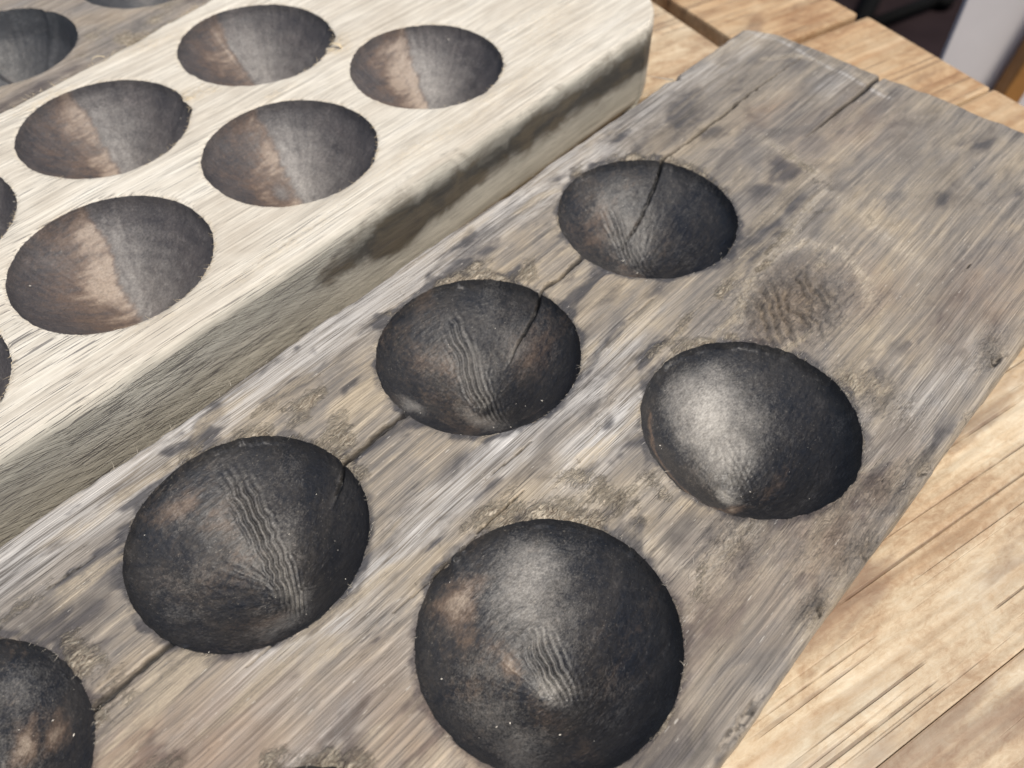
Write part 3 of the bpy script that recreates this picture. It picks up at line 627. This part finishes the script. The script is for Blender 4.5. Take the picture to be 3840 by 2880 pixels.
def pitB(i, p, x, y, rho, U, V):
    dep = pit_depth(rho, p['D'])
    an = -math.atan(slB[i]); n = x * math.cos(an) + y * math.sin(an); t = -x * math.sin(an) + y * math.cos(an)
    fine = fbm(x * 16 + i * 9, y * 16, 225, 4, 0.6); fib = fbm(x * 6 + i * 5, y * 45, 226, 3)
    th = np.arctan2(y, x); rad = fbm(th * 14 + i * 11, rho * 3, 326, 4, .65)
    nn = n + 0.035 * vn(t * 4 + i * 4, n * 0, 229) + 0.020 * vn(y * 26, n * 0 + i, 233) + 0.012 * vn(y * 60, n * 0 + i, 234)
    nn = nn + cvB[i] * (t - .5) * (t - 1.0) + 0.06 * fbm(t * 3 + i * 7, n * 3, 240, 2)
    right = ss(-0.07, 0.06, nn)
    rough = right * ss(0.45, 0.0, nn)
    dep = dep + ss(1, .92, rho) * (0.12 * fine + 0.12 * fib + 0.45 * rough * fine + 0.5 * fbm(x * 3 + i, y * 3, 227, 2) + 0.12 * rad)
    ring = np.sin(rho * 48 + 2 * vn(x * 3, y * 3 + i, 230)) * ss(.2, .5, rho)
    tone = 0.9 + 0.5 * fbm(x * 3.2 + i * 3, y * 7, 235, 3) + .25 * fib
    br = (1 - right) * (0.30 + 0.78 * litB[i] * ss(-0.95, 0.02, nn + .07 * fib) ** 1.35) * tone  # brown half painted lighter towards the ridge, as if lit there
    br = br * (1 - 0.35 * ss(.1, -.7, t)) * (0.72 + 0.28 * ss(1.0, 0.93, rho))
    gy = right * ((0.46 + .22 * litB[i] * (i in (0, 1))) * ss(0.95, 0.0, nn) * ss(1.02, 0.7, rho) + 0.06 + 0.05 * ring)  # grey half painted to fall into shade away from the ridge
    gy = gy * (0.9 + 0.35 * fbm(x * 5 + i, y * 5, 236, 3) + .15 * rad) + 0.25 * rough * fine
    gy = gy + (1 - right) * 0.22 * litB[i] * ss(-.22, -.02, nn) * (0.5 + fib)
    if i == 1:   # a bluish scuff low in this one
        sc = np.exp(-(((x + .10) / .10) ** 2 + ((y - .30) / .10) ** 2)); br = br * (1 - .9 * sc); gy = np.maximum(gy, .3 * sc)
    return dep, np.stack([np.clip(br, 0, 1.1), np.clip(gy, 0, 1), np.zeros(x.shape)], -1)
def ueB(T):
    v = 188.8 + 155 * T
    return np.interp(v, [188, 189.5, 191.5, 194, 198, 204, 212, 224, 240], [293, 299, 304, 309, 315, 321, 327, 332, 334]) + 0.6 * vn(v / 12, v * 0, 302)
vrB = lambda u: 187.6 + 0.5 * vn(u / 40, u * 0, 341) + 0.12 * vn(u / 5, u * 0, 342)
vlB = lambda u: np.interp(u, [-70, 82, 129, 185, 330], [333, 338.8, 342.9, 350.5, 356]) + 0.5 * vn(u / 9, u * 0, 343) + 0.3 * vn(u / 3, u * 0, 344)
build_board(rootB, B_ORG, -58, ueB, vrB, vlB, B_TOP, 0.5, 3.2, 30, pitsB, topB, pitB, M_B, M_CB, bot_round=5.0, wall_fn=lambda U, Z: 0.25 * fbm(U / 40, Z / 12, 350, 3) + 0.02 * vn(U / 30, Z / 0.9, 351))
its = []
for p in pitsB:
    for k in range(36):
        th = math.radians(rnd.gauss(-60, 30) if k % 2 else rnd.gauss(-50, 25)); r = p['R'] + rnd.uniform(-.1, .5)
        its.append(((p['u'] + r * math.cos(th) - B_ORG[0], p['v'] + r * math.sin(th) - B_ORG[1], B_TOP - .1), (rnd.choice((1, -1)) + rnd.gauss(0, .3), rnd.gauss(0, .5), rnd.uniform(.05, .6)), rnd.uniform(.8, 2.2), rnd.uniform(.06, .12), rnd.uniform(-1.6, 1.6)))
for k in range(140):
    u = rnd.uniform(10, 230); v = float(vlB(np.array([u]))[0])
    its.append(((u - B_ORG[0], v - .6 - B_ORG[1], B_TOP - rnd.uniform(.4, 2)), (rnd.choice((1, -1)), rnd.uniform(0, .8), rnd.uniform(0, .6)), rnd.uniform(1.2, 4), rnd.uniform(.07, .14), rnd.uniform(-1.6, 1.6)))
for k in range(40):
    u, v = (rnd.gauss(136, 6), rnd.gauss(293, 3)) if k % 2 else (rnd.gauss(198, 6), rnd.gauss(278, 3))
    its.append(((u - B_ORG[0], v - B_ORG[1], B_TOP), (rnd.choice((1, -1)), rnd.gauss(0, .5), rnd.uniform(.1, .5)), rnd.uniform(1.2, 3.2), rnd.uniform(.07, .14), rnd.uniform(-1.8, 1.8)))
its = [i for i in its if not in_pit(pitsB, i[0][0] + B_ORG[0], i[0][1] + B_ORG[1])]
fibres('frayed_fibre', M_FIB, rootB, its, 4)
# a curled shaving still hanging on the rim of one hollow
def curl(name, root, org, u, v, z, ang, wdt, rad, turns, mat):
    vs, ts = [], []; n = 28; e = Vector((math.cos(ang), math.sin(ang), 0)); q = Vector((-math.sin(ang), math.cos(ang), 0))
    for k in range(n + 1):
        f = k / n; a = f * turns * 2 * math.pi; r = rad * (1 - .45 * f)
        c = Vector((u - org[0], v - org[1], z)) + e * (4.5 * (1 - f) + r * math.sin(a)) + Vector((0, 0, rad - r * math.cos(a)))
        ww = wdt * (0.6 + .4 * math.sin(math.pi * min(1, f * 1.3 + .2)))
        for sgn in (-1, 1):
            for th in (0, .12): vs.append(((c + q * sgn * ww + Vector((0, 0, th))) * .001)[:])
    for k in range(n):
        b, d = 4 * k, 4 * (k + 1)
        for (i, j) in ((0, 2), (2, 3), (3, 1), (1, 0)): ts += [(b + i, b + j, d + j), (b + i, d + j, d + i)]
    return mesh_np(name, np.array(vs), np.array(ts), mat, root)
curl('shaving', rootB, B_ORG, 196.3, 277.8, B_TOP - .3, math.radians(-57), .8, 1.5, .8, M_FIB)
curl('shaving', rootB, B_ORG, 128, 340, B_TOP - .4, math.radians(150), .5, 1.7, .7, M_FIB)

# ================================================================== brownish weathered board behind (C)
AC = math.radians(51.5)
ca, sa = math.cos(AC - AB), math.sin(AC - AB)
def b2c(u, v): return (u * ca + v * sa, -u * sa + v * ca)
c1 = b2c(105.7, 386.4); c2 = b2c(183, 396); c0 = b2c(30, 378)
C_ORG = (c1[0] + 30, c1[1] + 10)
rootC = thing('hollowed_board', 'weathered brownish board with blue-black hollows lying behind the pale board', 'wooden board', loc_of(C_ORG, AC), AC)
C_TOP = 40.6
pitsC = [dict(u=c1[0], v=c1[1], R=32, D=29, nick=((math.radians(20), .06, -1.2),)), dict(u=c2[0], v=c2[1], R=32, D=28), dict(u=c0[0], v=c0[1], R=32, D=28)]
vr_c = b2c(150, 347.5)[1] + 0.0
def topC(U, V, d, rho, wall):
    h = 0.5 * fbm(U / 40, V / 30, 411, 3) + 0.16 * fbm(U / 26, V / 1.8, 412, 3)
    bu, bv = U * ca - V * sa, U * sa + V * ca
    tn = blobs(bu, bv, [(148, 350, 9, 8, .9), (139, 364, 10, 7, .7), (162, 355, 10, 6, .8), (172, 362, 8, 8, .6), (190, 362, 10, 6, .5), (128, 352, 8, 5, .4)], 450)
    lump = fbm(U / 2.6, V / 2.0, 481, 3, 0.6)
    h = h + tn * lump * 0.9
    sl = blobs(bu, bv, [(100, 345, 14, 6, .7), (80, 340, 14, 8, .7), (120, 345, 12, 5, .5), (150, 390, 14, 12, .4), (185, 356, 14, 5, .5)], 451)
    z = np.zeros(U.shape)
    return h, np.stack([tn, sl, z], -1), np.stack([z + .12, tn * .8, z + .15], -1)
def pitC(i, p, x, y, rho, U, V):
    dep = pit_depth(rho, p['D']) + ss(1, .9, rho) * (0.2 * fbm(x * 14, y * 14 + i, 425, 4, .6) + 0.5 * fbm(x * 3 + i, y * 3, 427, 2))
    # a torn step inside the first hollow
    st = ss(0.10, 0.22, x + .25 * y + 0.05 * vn(y * 7, y * 0, 428)) * ss(-.35, -.05, y) * (i == 0)
    dep = dep + 3.2 * st * ss(1, .88, rho)
    gy = 0.55 * np.exp(-(((x + .1) / .28) ** 2 + ((y + .05) / .6) ** 2)) * (.8 + .8 * fbm(x * 6, y * 6, 429, 3))
    br = 0.3 * np.exp(-(((x - .1) / .1) ** 2 + ((y - .3) / .5) ** 2))
    return dep, np.stack([np.clip(br, 0, 1), np.clip(gy, 0, 1), np.zeros(x.shape)], -1)
build_board(rootC, C_ORG, c1[0] - 130, lambda T: c1[0] + 190 + T * 0, lambda u: vr_c + (u - 180) * 0.035 + 0.6 * vn(u / 14, u * 0, 441), lambda u: vr_c + 118 + 0 * u,
            C_TOP, 0.8, 2.5, 6, pitsC, topC, pitC, M_C, M_CC)

# ================================================================== loose crumbs of pale wood lying in the hollows
def crumbs(root, org, pits, ztop, n, seed, name='wood_crumb'):
    rr = random.Random(seed); vs, ts = [], []
    for p in pits:
        for k in range(n):
            a = rr.uniform(0, 6.283); q = math.sqrt(rr.random()) * .95
            x, y = q * math.cos(a), q * math.sin(a)
            z = ztop - float(pit_depth(np.array(q), p['D'])) + .15
            s = rr.choice((.07, .08, .09, .11, .13, .2)) ; b = len(vs)
            st = rr.uniform(.8, 3.0); an = rr.uniform(0, 3.14)
            for (dx, dy, dz) in ((1, 0, 0), (-1, 0, 0), (0, 1, 0), (0, -1, 0), (0, 0, 1), (0, 0, -1)):
                lx, ly = dx * s * st, dy * s
                vs.append(((p['u'] + x * p['R'] + lx * math.cos(an) - ly * math.sin(an) - org[0]) * .001, (p['v'] + y * p['R'] + lx * math.sin(an) + ly * math.cos(an) - org[1]) * .001, (z + dz * s * .7) * .001))
            ts += [(b + i, b + j, b + k2) for i, j, k2 in ((0, 2, 4), (2, 1, 4), (1, 3, 4), (3, 0, 4), (2, 0, 5), (1, 2, 5), (3, 1, 5), (0, 3, 5))]
    o = mesh_np(name, np.array(vs), np.array(ts), M_CRUMB, root, smooth=False); o['kind'] = 'stuff'
crumbs(rootA, A_ORG, pitsA, A_TOP, 20, 9)
crumbs(rootB, B_ORG, pitsB, B_TOP, 6, 10)

# ================================================================== what shows past the table edge
M_FLOOR = mat_plain('dark_floor', (0.020, 0.0135, 0.0145), 0.9, 0.04, 0.3, 6, 0.2)
bm = bmesh.new(); bmesh.ops.create_grid(bm, x_segments=2, y_segments=2, size=6)
me = bpy.data.meshes.new('floor'); bm.to_mesh(me); bm.free(); me.materials.append(M_FLOOR)
fl = bpy.data.objects.new('floor', me); C.objects.link(fl); fl.location = (0, 1.5, -0.72); fl['kind'] = 'structure'
M_WHITE = mat_plain('white_paint', (0.72, 0.68, 0.67), 0.55, 0.4, 0.05, 12)
M_ORANGE = mat_plain('varnished_wood', (0.36, 0.17, 0.05), 0.45, 0.5, 0.2, 30)
M_BLACK = mat_plain('black_metal', (0.003, 0.003, 0.003), 0.8, 0.08, 0.2, 60)
# white panel: upright, standing on the floor a little beyond the table end
PZ = Vector((0.3439, 0.6234, -0.1144))
PA = math.radians(12)
pn = thing('white_panel', 'upright white painted panel standing on dark floor beyond the table end', 'panel', (PZ.x, PZ.y, -0.72), PA)
box_mesh('board', 0.0, 0.46, 0.0, 0.004, 0.0, 0.84, M_WHITE, pn, 0.001)
box_mesh('foot', 0.06, 0.40, 0.0043, 0.12, 0.0, 0.03, M_WHITE, pn, 0.002)
pnn = Vector((math.sin(PA), -math.cos(PA), 0))
b0, b1 = Vector((0.4097, 0.6251, -0.1803)), Vector((0.4188, 0.6270, -0.1180))      # two points on the batten's axis, 12 mm off the panel
bd = (b1 - b0).normalized(); base = b0 + bd * ((-0.715 - b0.z) / bd.z)
ln_b = (0.16 - base.z) / bd.z
bt = thing('wooden_batten', 'varnished orange-brown wooden batten leaning against the white panel', 'batten', base, 0)
yv = pnn; xv = yv.cross(bd).normalized()
bt.rotation_euler = Matrix((xv, yv, bd)).transposed().to_euler()
box_mesh('strip', -0.010, 0.010, -0.007, 0.007, 0.0, ln_b, M_ORANGE, bt, 0.002)
# black metal stand base on the floor
st = thing('metal_stand', 'black metal stand with crossed feet on the dark floor', 'stand', (0.86, 1.80, -0.72), 0)
def tube(name, p0, p1, r, mat, parent, seg=12):
    p0, p1 = Vector(p0), Vector(p1); d = p1 - p0; bm = bmesh.new()
    bmesh.ops.create_cone(bm, cap_ends=True, segments=seg, radius1=r, radius2=r, depth=d.length)
    bmesh.ops.bevel(bm, geom=[e for e in bm.edges if len(e.link_faces) == 2 and any(len(f.verts) > 4 for f in e.link_faces)], offset=r * .3, segments=2, affect='EDGES')
    me = bpy.data.meshes.new(name); bm.to_mesh(me); bm.free(); me.materials.append(mat)
    for p in me.polygons: p.use_smooth = len(p.vertices) == 4
    o = bpy.data.objects.new(name, me); C.objects.link(o); o.parent = parent
    o.location = (p0 + p1) / 2 - (parent.location if parent else Vector()); o.rotation_euler = d.to_track_quat('Z', 'Y').to_euler(); return o
tube('foot_bar', (0.8533, 1.9293, -0.7000), (0.7120, 1.6622, -0.7000), 0.018, M_BLACK, st)
tube('foot_bar', (0.9937, 1.8471, -0.7000), (0.7441, 1.6931, -0.7000), 0.013, M_BLACK, st)
tube('foot_pad', (0.9419, 1.8114, -0.7190), (0.9419, 1.8114, -0.6840), 0.026, M_BLACK, st, 20)
